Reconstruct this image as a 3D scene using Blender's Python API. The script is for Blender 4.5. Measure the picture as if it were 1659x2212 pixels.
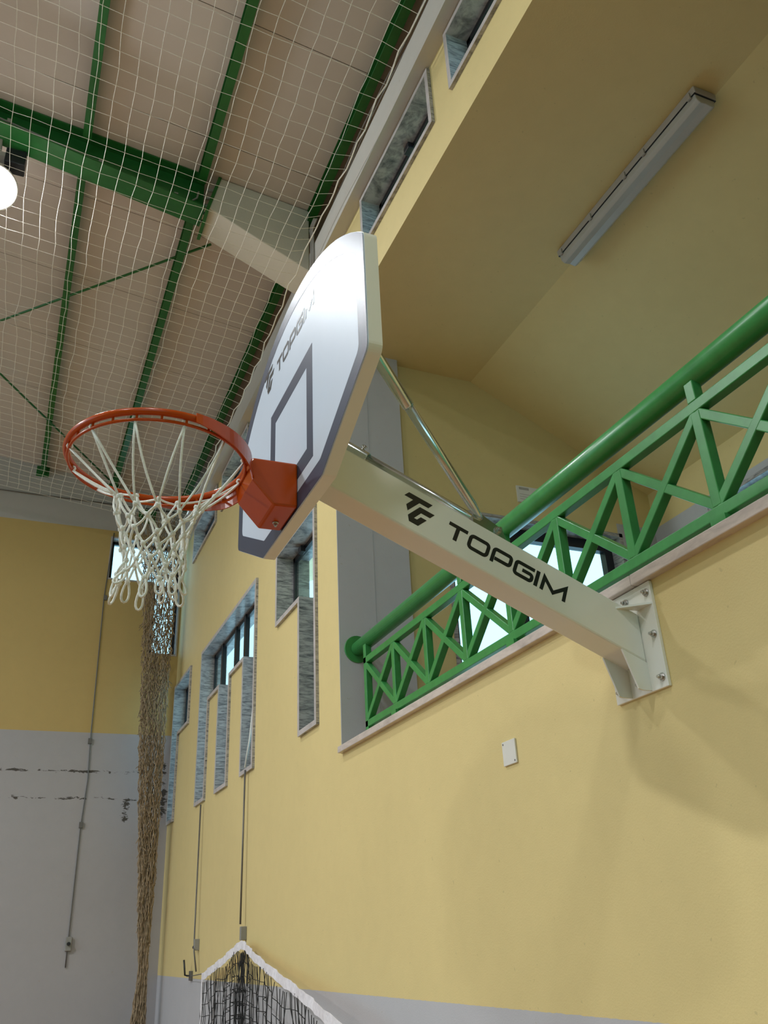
import bpy, bmesh, math, random
from mathutils import Vector, Matrix
random.seed(7)
for o in list(bpy.data.objects): bpy.data.objects.remove(o, do_unlink=True)
SC = bpy.context.scene
COL = SC.collection

# ------------------------------------------------------------------ camera
IW, IH = 1659.0, 2212.0
F_PX = 1846.43
CAM = Vector((-1.752, 0.0, 1.875))
AX = Vector((0.9207775, 0.13584919, 0.36566896))     # world X,Y,Z seen in the picture frame (right, down, forward)
AY = Vector((-0.38748424, 0.42665312, 0.81720443))
AZ = Vector((-0.04499725, -0.89415441, 0.44549202))
right = Vector((AX.x, AY.x, AZ.x)); down = Vector((AX.y, AY.y, AZ.y)); fwd = Vector((AX.z, AY.z, AZ.z))
cam_d = bpy.data.cameras.new('camera'); cam = bpy.data.objects.new('camera', cam_d); COL.objects.link(cam)
up = -down; back = -fwd
cam.matrix_world = Matrix(((right.x, up.x, back.x, CAM.x), (right.y, up.y, back.y, CAM.y), (right.z, up.z, back.z, CAM.z), (0, 0, 0, 1)))
cam_d.sensor_fit = 'HORIZONTAL'; cam_d.sensor_width = 36.0; cam_d.lens = F_PX / IW * 36.0
cam_d.clip_start = 0.05; cam_d.clip_end = 300
SC.camera = cam

# ------------------------------------------------------------------ world, lights, exposure
SC.view_settings.view_transform = 'Standard'
SC.view_settings.look = 'None'
SC.view_settings.gamma = 1.0
SC.view_settings.use_curve_mapping = False
SC.view_settings.exposure = 0.22
W = bpy.data.worlds.new('sky'); SC.world = W; W.use_nodes = True
wn = W.node_tree.nodes; wl = W.node_tree.links; wn.clear()
wout = wn.new('ShaderNodeOutputWorld'); wbg = wn.new('ShaderNodeBackground')
wbg.inputs['Color'].default_value = (0.52, 0.80, 1.0, 1)          # hazy bright daylight sky, even all round
wbg.inputs['Strength'].default_value = 2.0
wl.new(wbg.outputs[0], wout.inputs[0])

def lamp_light(name, loc, power, size=0.34, col=(0.93, 0.97, 1.0)):
    l = bpy.data.lights.new(name, 'AREA'); l.shape = 'DISK'; l.size = size; l.energy = power; l.color = col
    o = bpy.data.objects.new(name, l); COL.objects.link(o); o.location = loc
    return o
# the hall's other high-bay lamps, hung below the roof beams at 5 m spacing
HB_POWER = 120.0
for hx, hy, hf in ((-2.36, 0.1, 0.35), (-4.5, 0.1, 0.55), (-11.0, 0.1, 0.4), (-6.6, 5.1, 2.1), (-11.0, 5.1, 2.1)):
    lamp_light('high_bay_light', (hx, hy, 6.81 + 0.123 * min(-hx - 2.36, 9.28 + hx)), HB_POWER * hf)

# daylight openings added in the unseen long wall opposite (light portals for the sky)
LEFT = -14.0; NEAR = -7.0
LWIN_ADDED = [(1.2, 5.6, 1.6, 7.2), (6.0, 9.9, 1.6, 7.2)]
for a, b, c, d in LWIN_ADDED:
    l = bpy.data.lights.new('window_portal', 'AREA'); l.shape = 'RECTANGLE'; l.size = b - a; l.size_y = d - c; l.cycles.is_portal = True
    o = bpy.data.objects.new('window_portal', l); COL.objects.link(o); o.location = (LEFT - 0.05, (a + b) / 2, (c + d) / 2)
    o.rotation_euler = Matrix(((0, 0, -1), (1, 0, 0), (0, -1, 0))).to_euler()

NWIN_ADDED = [(-8.0, -2.6, 3.6, 6.6)]  # window band added in the unseen near wall to light the arm's side
for a, b, c, d in NWIN_ADDED:
    l = bpy.data.lights.new('window_portal', 'AREA'); l.shape = 'RECTANGLE'; l.size = b - a; l.size_y = d - c; l.cycles.is_portal = True
    o = bpy.data.objects.new('window_portal', l); COL.objects.link(o); o.location = ((a + b) / 2, NEAR - 0.05, (c + d) / 2)
    o.rotation_euler = Matrix(((1, 0, 0), (0, 0, -1), (0, 1, 0))).to_euler()

# ------------------------------------------------------------------ mesh helpers
class MB:
    def __init__(s): s.v = []; s.f = []; s.sm = []
    def add(s, vs, fs, smooth=False):
        b = len(s.v); s.v += [Vector(p) for p in vs]
        for f in fs: s.f.append([b + i for i in f]); s.sm.append(smooth)
        return s
    def box(s, a, b):
        x0, y0, z0 = [min(p, q) for p, q in zip(a, b)]; x1, y1, z1 = [max(p, q) for p, q in zip(a, b)]
        return s.add([(x0,y0,z0),(x1,y0,z0),(x1,y1,z0),(x0,y1,z0),(x0,y0,z1),(x1,y0,z1),(x1,y1,z1),(x0,y1,z1)],
              [(0,3,2,1),(4,5,6,7),(0,1,5,4),(1,2,6,5),(2,3,7,6),(3,0,4,7)])
    def bar(s, p, q, w, h, side=Vector((1,0,0))):
        p = Vector(p); q = Vector(q); d = (q - p).normalized(); sd = Vector(side); sd = (sd - d * sd.dot(d)).normalized(); u = d.cross(sd)
        vs = [c + sd * (i * w / 2) + u * (j * h / 2) for c in (p, q) for i, j in ((-1,-1),(1,-1),(1,1),(-1,1))]
        return s.add(vs, [(0,1,2,3),(7,6,5,4),(0,4,5,1),(1,5,6,2),(2,6,7,3),(3,7,4,0)])
    def prism(s, poly, o, ux, uy, d):
        """polygon (2D) placed at o with axes ux, uy, extruded along vector d"""
        o = Vector(o); ux = Vector(ux); uy = Vector(uy); d = Vector(d); n = len(poly)
        vs = [o + ux * a + uy * b for a, b in poly]; vs += [p + d for p in vs]
        fs = [tuple(range(n - 1, -1, -1)), tuple(range(n, 2 * n))] + [(i, (i + 1) % n, n + (i + 1) % n, n + i) for i in range(n)]
        return s.add(vs, fs)
    def ring_prism(s, outer, inner, o, ux, uy, d):
        o = Vector(o); ux = Vector(ux); uy = Vector(uy); d = Vector(d); n = len(outer)
        A = [o + ux * a + uy * b for a, b in outer]; B = [o + ux * a + uy * b for a, b in inner]
        vs = A + B + [p + d for p in A] + [p + d for p in B]; fs = []
        for i in range(n):
            j = (i + 1) % n
            fs += [(i, n + i, n + j, j), (2*n + i, 2*n + j, 3*n + j, 3*n + i), (i, j, 2*n + j, 2*n + i), (n + i, 3*n + i, 3*n + j, n + j)]
        return s.add(vs, fs)
    def tube(s, pts, r, n=8, closed=False, caps=True, smooth=True):
        pts = [Vector(p) for p in pts]; m = len(pts); rr = r if isinstance(r, (list, tuple)) else [r] * m
        rings = []; prev = None
        for i in range(m):
            if closed: t = pts[(i + 1) % m] - pts[i - 1]
            else: t = pts[min(i + 1, m - 1)] - pts[max(i - 1, 0)]
            if t.length < 1e-9: t = Vector((0, 0, 1))
            t.normalize()
            if prev is None:
                a = Vector((0, 0, 1)) if abs(t.z) < 0.9 else Vector((1, 0, 0)); nrm = t.cross(a).normalized()
            else:
                nrm = prev - t * prev.dot(t)
                nrm = nrm.normalized() if nrm.length > 1e-6 else t.orthogonal().normalized()
            prev = nrm; bn = t.cross(nrm)
            rings.append([pts[i] + (nrm * math.cos(2*math.pi*k/n) + bn * math.sin(2*math.pi*k/n)) * rr[i] for k in range(n)])
        vs = [p for rg in rings for p in rg]; fs = []
        for i in range(m if closed else m - 1):
            a = i * n; b = ((i + 1) % m) * n
            for k in range(n): fs.append((a + k, a + (k + 1) % n, b + (k + 1) % n, b + k))
        s.add(vs, fs, smooth)
        if caps and not closed:
            b0 = len(s.v) - len(vs)
            s.f.append([b0 + k for k in range(n - 1, -1, -1)]); s.sm.append(False)
            s.f.append([b0 + (m - 1) * n + k for k in range(n)]); s.sm.append(False)
        return s
    def cyl(s, p, q, r, n=16, smooth=True): return s.tube([p, q], r, n, smooth=smooth)
    def ball(s, c, r, n=6, sq=(1,1,1)):
        c = Vector(c); vs = [c + Vector((0,0,r*sq[2]))]; m = n // 2
        for i in range(1, m):
            a = math.pi * i / m
            for k in range(n): vs.append(c + Vector((r*sq[0]*math.sin(a)*math.cos(2*math.pi*k/n), r*sq[1]*math.sin(a)*math.sin(2*math.pi*k/n), r*sq[2]*math.cos(a))))
        vs.append(c - Vector((0,0,r*sq[2]))); L = len(vs) - 1; fs = []
        for k in range(n): fs.append((0, 1 + k, 1 + (k + 1) % n))
        for i in range(m - 2):
            for k in range(n): a = 1 + i*n; fs.append((a + k, a + n + k, a + n + (k+1) % n, a + (k+1) % n))
        a = 1 + (m - 2) * n
        for k in range(n): fs.append((a + k, L, a + (k + 1) % n))
        return s.add(vs, fs, True)
    def mesh(s, name, origin=(0,0,0), fix=True):
        o = Vector(origin); me = bpy.data.meshes.new(name)
        me.from_pydata([tuple(p - o) for p in s.v], [], s.f)
        me.polygons.foreach_set('use_smooth', s.sm)
        if fix:
            bm = bmesh.new(); bm.from_mesh(me); bmesh.ops.recalc_face_normals(bm, faces=bm.faces); bm.to_mesh(me); bm.free()
        me.update(); return me

def bevel_mod(o, w, seg=2):
    m = o.modifiers.new('bevel', 'BEVEL'); m.width = w; m.segments = seg; m.limit_method = 'ANGLE'; m.angle_limit = math.radians(40)
    m.harden_normals = False
    return o

def tag(o, label=None, cat=None, group=None, kind=None):
    if label: o['label'] = label
    if cat: o['category'] = cat
    if group: o['group'] = group
    if kind: o['kind'] = kind
    return o
def thing(name, loc, label=None, cat=None, group=None, kind=None):
    o = bpy.data.objects.new(name, None); o.empty_display_size = 0.1; COL.objects.link(o); o.location = loc
    return tag(o, label, cat, group, kind)
def root_loc(o):
    p = Vector((0, 0, 0))
    while o is not None: p += Vector(o.location); o = o.parent
    return p
def part(name, mb, mat, parent, bevel=0, label=None, kind=None, fix=True):
    """mesh in world coordinates, parented under a thing or part"""
    o = bpy.data.objects.new(name, mb.mesh(name, root_loc(parent), fix)); COL.objects.link(o); o.parent = parent
    o.data.materials.append(mat)
    if bevel: bevel_mod(o, bevel)
    if label: o['label'] = label
    if kind: o['kind'] = kind
    return o
def solo(name, mb, mat, loc, label=None, cat=None, group=None, kind=None, bevel=0, fix=True):
    o = bpy.data.objects.new(name, mb.mesh(name, loc, fix)); COL.objects.link(o); o.location = loc
    o.data.materials.append(mat)
    if bevel: bevel_mod(o, bevel)
    return tag(o, label, cat, group, kind)
def inst(src, name, offset, parent):
    """another copy of a part that shares its mesh, shifted by offset from the source"""
    c = bpy.data.objects.new(name, src.data); COL.objects.link(c); c.parent = parent
    c.location = Vector(src.location) + Vector(offset)
    for m in src.modifiers:
        if m.type == 'BEVEL': bevel_mod(c, m.width, m.segments)
    return c

# ------------------------------------------------------------------ materials
class NT:
    def __init__(s, name):
        s.m = bpy.data.materials.new(name); s.m.use_nodes = True; s.n = s.m.node_tree.nodes; s.l = s.m.node_tree.links
        s.b = s.n['Principled BSDF']; s.out = s.n['Material Output']; s._pos = None
    def new(s, t, **kw):
        n = s.n.new(t)
        for k, v in kw.items(): setattr(n, k, v)
        return n
    def set(s, sock, v):
        if hasattr(v, 'is_linked') or hasattr(v, 'links'): s.l.new(v, sock)
        elif isinstance(v, (tuple, list)) and len(v) == 3 and sock.type == 'RGBA': sock.default_value = (*v, 1)
        else: sock.default_value = v
    def pos(s):
        if s._pos is None:
            g = s.new('ShaderNodeNewGeometry'); s._pos = g.outputs['Position']
        return s._pos
    def xyz(s):
        x = s.new('ShaderNodeSeparateXYZ'); s.l.new(s.pos(), x.inputs[0]); return x.outputs
    def math(s, op, a, b=0.0, c=None):
        n = s.new('ShaderNodeMath', operation=op); s.set(n.inputs[0], a); s.set(n.inputs[1], b)
        if c is not None: s.set(n.inputs[2], c)
        return n.outputs[0]
    def noise(s, scale, detail=4, rough=0.55, stretch=(1,1,1), dist=0.0, rot=(0,0,0)):
        mp = s.new('ShaderNodeMapping'); s.l.new(s.pos(), mp.inputs[0]); mp.inputs['Scale'].default_value = stretch; mp.inputs['Rotation'].default_value = rot
        n = s.new('ShaderNodeTexNoise'); s.l.new(mp.outputs[0], n.inputs['Vector'])
        n.inputs['Scale'].default_value = scale; n.inputs['Detail'].default_value = detail; n.inputs['Roughness'].default_value = rough; n.inputs['Distortion'].default_value = dist
        return n.outputs[0]
    def ramp(s, fac, stops):
        r = s.new('ShaderNodeValToRGB'); s.l.new(fac, r.inputs[0]); e = r.color_ramp.elements
        while len(e) < len(stops): e.new(0.5)
        for el, (p, c) in zip(e, stops): el.position = p; el.color = (*c, 1) if len(c) == 3 else c
        return r.outputs[0]
    def mix(s, fac, a, b):
        n = s.new('ShaderNodeMix', data_type='RGBA'); s.set(n.inputs[0], fac); s.set(n.inputs[6], a); s.set(n.inputs[7], b); return n.outputs[2]
    def bump(s, h, strength=0.2, dist=0.002):
        n = s.new('ShaderNodeBump'); n.inputs['Strength'].default_value = strength; n.inputs['Distance'].default_value = dist
        s.l.new(h, n.inputs['Height']); s.l.new(n.outputs[0], s.b.inputs['Normal'])
    def fin(s, col, rough=0.5, metal=0.0, spec=None, coat=None):
        s.set(s.b.inputs['Base Color'], col); s.set(s.b.inputs['Roughness'], rough); s.b.inputs['Metallic'].default_value = metal
        if spec is not None: s.b.inputs['Specular IOR Level'].default_value = spec
        if coat is not None: s.b.inputs['Coat Weight'].default_value = coat; s.b.inputs['Coat Roughness'].default_value = 0.12
        return s.m
def plain(name, col, rough=0.5, metal=0.0, var=0.08, scale=6.0, bump=0.0, coat=None, spec=None):
    t = NT(name); n = t.noise(scale, 5)
    c = t.ramp(n, [(0.3, tuple(v * (1 - var) for v in col)), (0.7, tuple(min(1, v * (1 + var)) for v in col))])
    if bump: t.bump(t.noise(scale * 20, 3), bump, 0.001)
    return t.fin(c, rough, metal, spec, coat)

YEL = (0.72, 0.575, 0.262); GRY = (0.50, 0.49, 0.505)
def plaster(name, zones):
    """painted plaster; zones = function(tree, x, y, z) -> colour socket"""
    t = NT(name); x, y, z = t.xyz()
    col = zones(t, x, y, z)
    blot = t.noise(0.9, 5, 0.6); fine = t.noise(9, 4, 0.6)
    shade = t.math('MULTIPLY_ADD', blot, 0.16, 0.90); shade = t.math('MULTIPLY', shade, t.math('MULTIPLY_ADD', fine, 0.08, 0.97))
    specks = t.noise(38, 2, 0.5); sp = t.math('GREATER_THAN', specks, 0.735); sp = t.math('MULTIPLY', sp, 0.25)
    mul = t.new('ShaderNodeMix', data_type='RGBA', blend_type='MULTIPLY'); mul.inputs[0].default_value = 1.0
    t.l.new(col, mul.inputs[6]); gc = t.new('ShaderNodeCombineColor')
    for i in range(3): t.l.new(shade, gc.inputs[i])
    t.l.new(gc.outputs[0], mul.inputs[7])
    c2 = t.mix(sp, mul.outputs[2], (0.35, 0.28, 0.15))
    h = t.math('ADD', t.noise(160, 3, 0.6), t.math('MULTIPLY', t.noise(30, 3), 0.7))
    t.bump(h, 0.35, 0.002)
    return t.fin(c2, 0.62, spec=0.35)
def rgb(t, c):
    n = t.new('ShaderNodeRGB'); n.outputs[0].default_value = (*c, 1); return n.outputs[0]
def z_right(t, x, y, z):
    edge = t.math('MULTIPLY_ADD', t.noise(40, 2), 0.006, 1.628)
    return t.mix(t.math('LESS_THAN', z, edge), YEL, GRY)
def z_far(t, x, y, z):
    base = t.mix(t.math('LESS_THAN', z, 4.116), (0.54, 0.385, 0.145), (0.41, 0.39, 0.40))  # end wall paint darkened in colour to stand in for its shade
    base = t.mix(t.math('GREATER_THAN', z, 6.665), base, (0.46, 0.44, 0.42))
    # flaked paint along two old shelf lines
    n1 = t.noise(7, 6, 0.72, (1, 1, 3.2), 0.6)
    m = None
    for zc, hw, x1 in ((3.69, 0.035, -0.30), (3.40, 0.04, -0.30)):
        d = t.math('ABSOLUTE', t.math('SUBTRACT', z, zc)); f = t.math('SUBTRACT', 1.0, t.math('DIVIDE', d, hw)); f = t.math('MAXIMUM', f, 0)
        mm = t.math('GREATER_THAN', t.math('MULTIPLY_ADD', f, 0.18, n1), 0.685)
        mm = t.math('MULTIPLY', mm, t.math('GREATER_THAN', f, 0.02)); m = mm if m is None else t.math('MAXIMUM', m, mm)
    for xc, wx, z0, z1 in ((-0.07, 0.07, 3.2, 3.8), (-0.47, 0.07, 3.15, 3.42)):
        d = t.math('ABSOLUTE', t.math('SUBTRACT', x, xc)); f = t.math('MAXIMUM', t.math('SUBTRACT', 1.0, t.math('DIVIDE', d, wx)), 0)
        inz = t.math('MULTIPLY', t.math('GREATER_THAN', z, z0), t.math('LESS_THAN', z, z1))
        mm = t.math('MULTIPLY', t.math('GREATER_THAN', t.math('MULTIPLY_ADD', f, 0.2, n1), 0.66), t.math('MULTIPLY', inz, t.math('GREATER_THAN', f, 0.02))); m = t.math('MAXIMUM', m, mm)
    return t.mix(m, base, (0.075, 0.065, 0.055))
def z_gal(t, x, y, z):
    lower = t.math('MULTIPLY', t.math('LESS_THAN', z, 4.66), t.math('GREATER_THAN', x, 2.33))
    return t.mix(lower, YEL, GRY)
M = {}
M['wall_right'] = plaster('painted plaster yellow over grey', z_right)
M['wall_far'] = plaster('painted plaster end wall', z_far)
M['wall_gal'] = plaster('painted plaster gallery', z_gal)
M['yellow'] = plaster('painted plaster yellow', lambda t, x, y, z: rgb(t, YEL))
M['grey'] = plaster('painted plaster grey', lambda t, x, y, z: rgb(t, (0.56, 0.555, 0.58)))
M['cornice'] = plaster('painted concrete pale', lambda t, x, y, z: rgb(t, (0.58, 0.555, 0.50)))
M['corbel'] = plaster('painted concrete white', lambda t, x, y, z: rgb(t, (0.66, 0.62, 0.54)))
M['near'] = plaster('painted plaster pale green', lambda t, x, y, z: rgb(t, (0.20, 0.66, 0.34)))
M['floor'] = plain('varnished wood floor', (0.36, 0.19, 0.085), 0.35, var=0.15, scale=3)
M['gfloor'] = plain('terracotta tile', (0.42, 0.27, 0.16), 0.4)
M['panel'] = plain('roof panel enamel', (0.60, 0.53, 0.48), 0.45, var=0.04, scale=1.5)
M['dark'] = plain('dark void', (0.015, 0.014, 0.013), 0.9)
M['green'] = plain('green enamel', (0.016, 0.135, 0.026), 0.36, var=0.10, scale=14, bump=0.04)
M['rail'] = plain('green brushed enamel', (0.048, 0.262, 0.068), 0.30, var=0.12, scale=18, bump=0.08)
M['white'] = plain('white powder coat', (0.80, 0.79, 0.72), 0.22, var=0.02, coat=0.3)
M['board'] = plain('white laminate', (0.52, 0.585, 0.67), 0.42, var=0.03, scale=3, spec=0.18)
M['board_edge'] = plain('cream board edge', (0.76, 0.74, 0.64), 0.35, var=0.02)
M['line'] = plain('dark blue grey print', (0.045, 0.055, 0.088), 0.40, var=0.05, spec=0.25)
M['black'] = plain('black vinyl print', (0.010, 0.010, 0.011), 0.35, var=0.05)
M['orange'] = plain('orange enamel', (0.44, 0.058, 0.002), 0.22, var=0.05, scale=10, spec=0.35)
M['cord'] = plain('white braided cord', (0.82, 0.83, 0.76), 0.75, var=0.10, scale=160, bump=0.4)
M['netcord'] = plain('white twine', (0.80, 0.76, 0.68), 0.8, var=0.1, scale=60)
M['oldnet'] = plain('tan twine', (0.33, 0.245, 0.155), 0.9, var=0.35, scale=30)
M['blackcord'] = plain('black twine', (0.012, 0.012, 0.012), 0.8)
M['tape'] = plain('white canvas tape', (0.78, 0.75, 0.78), 0.8, var=0.12, scale=40, bump=0.3)
M['zinc'] = plain('zinc plated steel', (0.62, 0.66, 0.64), 0.20, 1.0, var=0.06, scale=20)
M['steel'] = plain('steel bolt', (0.55, 0.54, 0.52), 0.30, 1.0, var=0.15, scale=60)
M['cable'] = plain('grey steel cable', (0.16, 0.15, 0.14), 0.5, 0.4)
M['conduit'] = plain('grey conduit', (0.33, 0.31, 0.28), 0.5)
M['box'] = plain('grey metal box', (0.30, 0.29, 0.27), 0.5, 0.2)
M['blackmetal'] = plain('black metal', (0.012, 0.012, 0.016), 0.4)
M['frame'] = plain('dark aluminium frame', (0.018, 0.020, 0.025), 0.35, 0.3)
M['plastic'] = plain('white plastic', (0.74, 0.72, 0.66), 0.4, var=0.03)
M['housing'] = plain('grey lamp housing', (0.40, 0.37, 0.33), 0.5)
M['diffuser'] = plain('clear ribbed lamp cover', (0.44, 0.43, 0.39), 0.3, var=0.05)
def marble(name, stretch, light, dark, scale=9.0, amount=0.5):
    t = NT(name); n = t.noise(scale, 7, 0.62, stretch, 1.0, (0.35, 0.45, 0.0)); n2 = t.noise(scale * 3, 5, 0.6, stretch, 0.5, (0.3, 0.5, 0.0))
    f = t.math('MULTIPLY_ADD', n2, 0.35, t.math('MULTIPLY', n, 0.75))
    c = t.ramp(f, [(0.36, dark), (amount, tuple((a + b) / 2 for a, b in zip(light, dark))), (0.62, light)])
    return t.fin(c, 0.30, coat=0.15)
M['marble'] = marble('streaked grey marble', (0.9, 0.9, 6.0), (0.46, 0.44, 0.43), (0.055, 0.055, 0.065))
M['marble_edge'] = plain('sawn marble edge', (0.50, 0.455, 0.435), 0.5, var=0.14, scale=14)
M['sill'] = marble('pink grey marble', (2, 0.6, 2), (0.66, 0.57, 0.51), (0.42, 0.36, 0.33), 7)
def glass(name, tint, gloss=0.10):
    t = NT(name); tr = t.new('ShaderNodeBsdfTransparent'); tr.inputs[0].default_value = (*tint, 1)
    gl = t.new('ShaderNodeBsdfGlossy'); gl.inputs['Roughness'].default_value = 0.03; gl.inputs[0].default_value = (0.9, 0.95, 0.95, 1)
    lw = t.new('ShaderNodeFresnel'); lw.inputs[0].default_value = 1.4
    geo = t.new('ShaderNodeNewGeometry'); fac = t.math('MULTIPLY', lw.outputs[0], t.math('SUBTRACT', 1.0, geo.outputs['Backfacing']))
    mx = t.new('ShaderNodeMixShader'); t.l.new(fac, mx.inputs[0]); t.l.new(tr.outputs[0], mx.inputs[1]); t.l.new(gl.outputs[0], mx.inputs[2])
    t.l.new(mx.outputs[0], t.out.inputs[0]); return t.m
M['glass'] = glass('window glass', (0.84, 0.95, 0.96))
def emit(name, col, s):
    t = NT(name); e = t.new('ShaderNodeEmission'); e.inputs[0].default_value = (*col, 1); e.inputs[1].default_value = s
    t.l.new(e.outputs[0], t.out.inputs[0]); return t.m
M['lampglow'] = emit('lit lamp lens', (1.0, 0.95, 0.90), 14.0)

# ------------------------------------------------------------------ room shell
def cells_wall(name, fix_axis, c0, c1, u0, u1, v0, v1, holes, mat, kind='structure', parent=None):
    """wall slab between c0 and c1 on fix_axis ('x' or 'y'), spanning u (the other horizontal axis) and v (z), with rectangular holes (u0,u1,v0,v1)"""
    us = sorted({u0, u1, *[h[0] for h in holes], *[h[1] for h in holes]}); vs = sorted({v0, v1, *[h[2] for h in holes], *[h[3] for h in holes]})
    us = [u for u in us if u0 - 1e-6 <= u <= u1 + 1e-6]; vs = [v for v in vs if v0 - 1e-6 <= v <= v1 + 1e-6]
    def solid(i, j):
        if i < 0 or j < 0 or i >= len(us) - 1 or j >= len(vs) - 1: return False
        cu = (us[i] + us[i+1]) / 2; cv = (vs[j] + vs[j+1]) / 2
        return not any(h[0] < cu < h[1] and h[2] < cv < h[3] for h in holes)
    P = (lambda c, u, v: (c, u, v)) if fix_axis == 'x' else (lambda c, u, v: (u, c, v))
    mb = MB()
    for i in range(len(us) - 1):
        for j in range(len(vs) - 1):
            if not solid(i, j): continue
            a, b, c, d = us[i], us[i+1], vs[j], vs[j+1]
            for cc in (c0, c1): mb.add([P(cc,a,c), P(cc,b,c), P(cc,b,d), P(cc,a,d)], [(0,1,2,3)])
            if not solid(i-1, j): mb.add([P(c0,a,c), P(c1,a,c), P(c1,a,d), P(c0,a,d)], [(0,1,2,3)])
            if not solid(i+1, j): mb.add([P(c0,b,c), P(c1,b,c), P(c1,b,d), P(c0,b,d)], [(0,1,2,3)])
            if not solid(i, j-1): mb.add([P(c0,a,c), P(c1,a,c), P(c1,b,c), P(c0,b,c)], [(0,1,2,3)])
            if not solid(i, j+1): mb.add([P(c0,a,d), P(c1,a,d), P(c1,b,d), P(c0,b,d)], [(0,1,2,3)])
    me = mb.mesh(name, (0,0,0), False); bm = bmesh.new(); bm.from_mesh(me); bmesh.ops.remove_doubles(bm, verts=bm.verts, dist=1e-5)
    bmesh.ops.recalc_face_normals(bm, faces=bm.faces); bm.to_mesh(me); bm.free(); me.materials.append(mat)
    o = bpy.data.objects.new(name, me); COL.objects.link(o); o['kind'] = kind
    if parent: o.parent = parent
    return o

FAR = 10.33
SILL = 2.825; OPT = 5.715; OPY = 4.68
# window outlines on the long wall: (outline rectangles in y,z), tops follow the photo
WIN_A = [(5.06, 6.00, 4.02, 4.62), (5.06, 5.44, 3.08, 4.02)]
WIN_B = [(6.59, 8.77, 4.045, 4.66), (6.59, 6.99, 3.085, 4.045), (7.455, 7.90, 3.09, 4.045), (8.34, 8.77, 3.10, 4.045)]
WIN_C = [(9.35, 10.30, 4.045, 4.69), (9.92, 10.30, 3.11, 4.045)]
CLER = [(1.62, 2.71), (2.93, 4.02), (5.75, 6.83), (7.05, 8.15), (8.40, 9.62)]
WIN_K = [[(a, b, 6.03, 6.49)] for a, b in CLER]
OPN = 0.45
holes = [(OPN, OPY, SILL, OPT)]
for w in [WIN_A, WIN_B, WIN_C] + WIN_K: holes += w
wall_right = cells_wall('wall_right', 'x', 0.0, 0.25, NEAR, FAR + 0.3, 0.0, 6.96, holes, M['wall_right'])
# end wall with its L-shaped corner window
WIN_F = [(-0.93, -0.02, 6.0, 6.58), (-0.37, -0.02, 5.08, 6.0)]
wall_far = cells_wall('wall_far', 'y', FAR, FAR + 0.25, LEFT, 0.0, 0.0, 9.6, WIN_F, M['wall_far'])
cells_wall('wall_left', 'x', LEFT - 0.25, LEFT, NEAR, FAR, 0.0, 9.6, LWIN_ADDED, M['wall_right'])
cells_wall('wall_near', 'y', NEAR - 0.25, NEAR, LEFT, 3.0, 0.0, 9.6, NWIN_ADDED, M['near'])
solo('floor', MB().box((LEFT, NEAR, -0.2), (0.25, FAR + 0.25, 0.0)), M['floor'], (0, 0, 0), kind='structure')

# gallery behind the opening
zs_ = OPT - 0.488 * 1.785
solo('ceiling_gallery', MB().box((0.25, NEAR, OPT), (1.165, OPY + 0.32, OPT + 0.2)), M['yellow'], (0,0,0), kind='structure')
solo('ceiling_gallery_slope', MB().prism([(1.165, OPT), (2.95, zs_), (2.95, zs_ + 0.2), (1.165, OPT + 0.2)], (0, NEAR, 0), (1,0,0), (0,0,1), (0, OPY + 0.32 - NEAR, 0)), M['yellow'], (0,0,0), kind='structure')
GDOOR = (0.83, 2.36, 2.30, 4.57)
cells_wall('wall_gallery_end', 'y', 4.745, 5.0, 0.25, 2.95, 2.0, 5.9, [GDOOR], M['wall_gal'])
GW = (3.0, 4.16, 4.2, 4.60)
cells_wall('wall_gallery_back', 'x', 2.70, 2.95, NEAR, 4.745, 2.0, 5.2, [GW], M['wall_gal'])
solo('floor_gallery', MB().box((0.25, NEAR, 2.1), (2.95, 5.0, 2.3)), M['gfloor'], (0,0,0), kind='structure')
solo('wall_pillar', MB().box((0.251, OPY, 2.3), (0.508, 4.745, OPT)).box((0.001, OPY - 0.006, SILL + 0.036), (0.251, OPY - 0.0005, OPT)), M['grey'], (0,0,0), kind='structure')

# cornice beam and a dark box painting in the shade of the gap above
solo('trim_1', MB().box((-0.095, NEAR, 6.50), (0.0, 4.90, 6.75)).box((-0.095, 5.21, 6.50), (0.0, FAR, 6.75)).box((-0.095, 4.9, 6.7), (0.0, 5.21, 6.75)), M['cornice'], (0,0,0), kind='structure')
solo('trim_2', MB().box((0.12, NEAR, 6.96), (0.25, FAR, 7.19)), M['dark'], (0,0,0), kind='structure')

# ------------------------------------------------------------------ roof
def zc(x): return 7.21 - 0.123 * x
ceiling = thing('ceiling', (0, 0, 0), kind='structure')
RIDGE = -7.0
y = FAR + 0.25; k = 0
pl = None
while y > NEAR:
    y0 = max(y - 1.0, NEAR)
    mb = MB()
    for xa, xb in ((0.3, RIDGE), (RIDGE, LEFT)):
        za = zc(xa) if xa > RIDGE - 0.01 and xb == RIDGE else zc(RIDGE); zb = zc(RIDGE) if xb == RIDGE else zc(0)
        mb.prism([(xa, za), (xb, zb), (xb, zb + 0.08), (xa, za + 0.08)], (0, y0 + 0.003, 0), (1,0,0), (0,0,1), (0, y - y0 - 0.006, 0))
    part('roof_panel', mb, M['panel'], ceiling)
    mb2 = MB().prism([(0.3, zc(0.3) + 0.02), (RIDGE, zc(RIDGE) + 0.02), (RIDGE, zc(RIDGE) + 0.03), (0.3, zc(0.3) + 0.03)], (0, y0 - 0.004, 0), (1,0,0), (0,0,1), (0, 0.008, 0))
    if y0 > NEAR: part('panel_joint', mb2, M['dark'], ceiling)
    y -= 1.0

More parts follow.
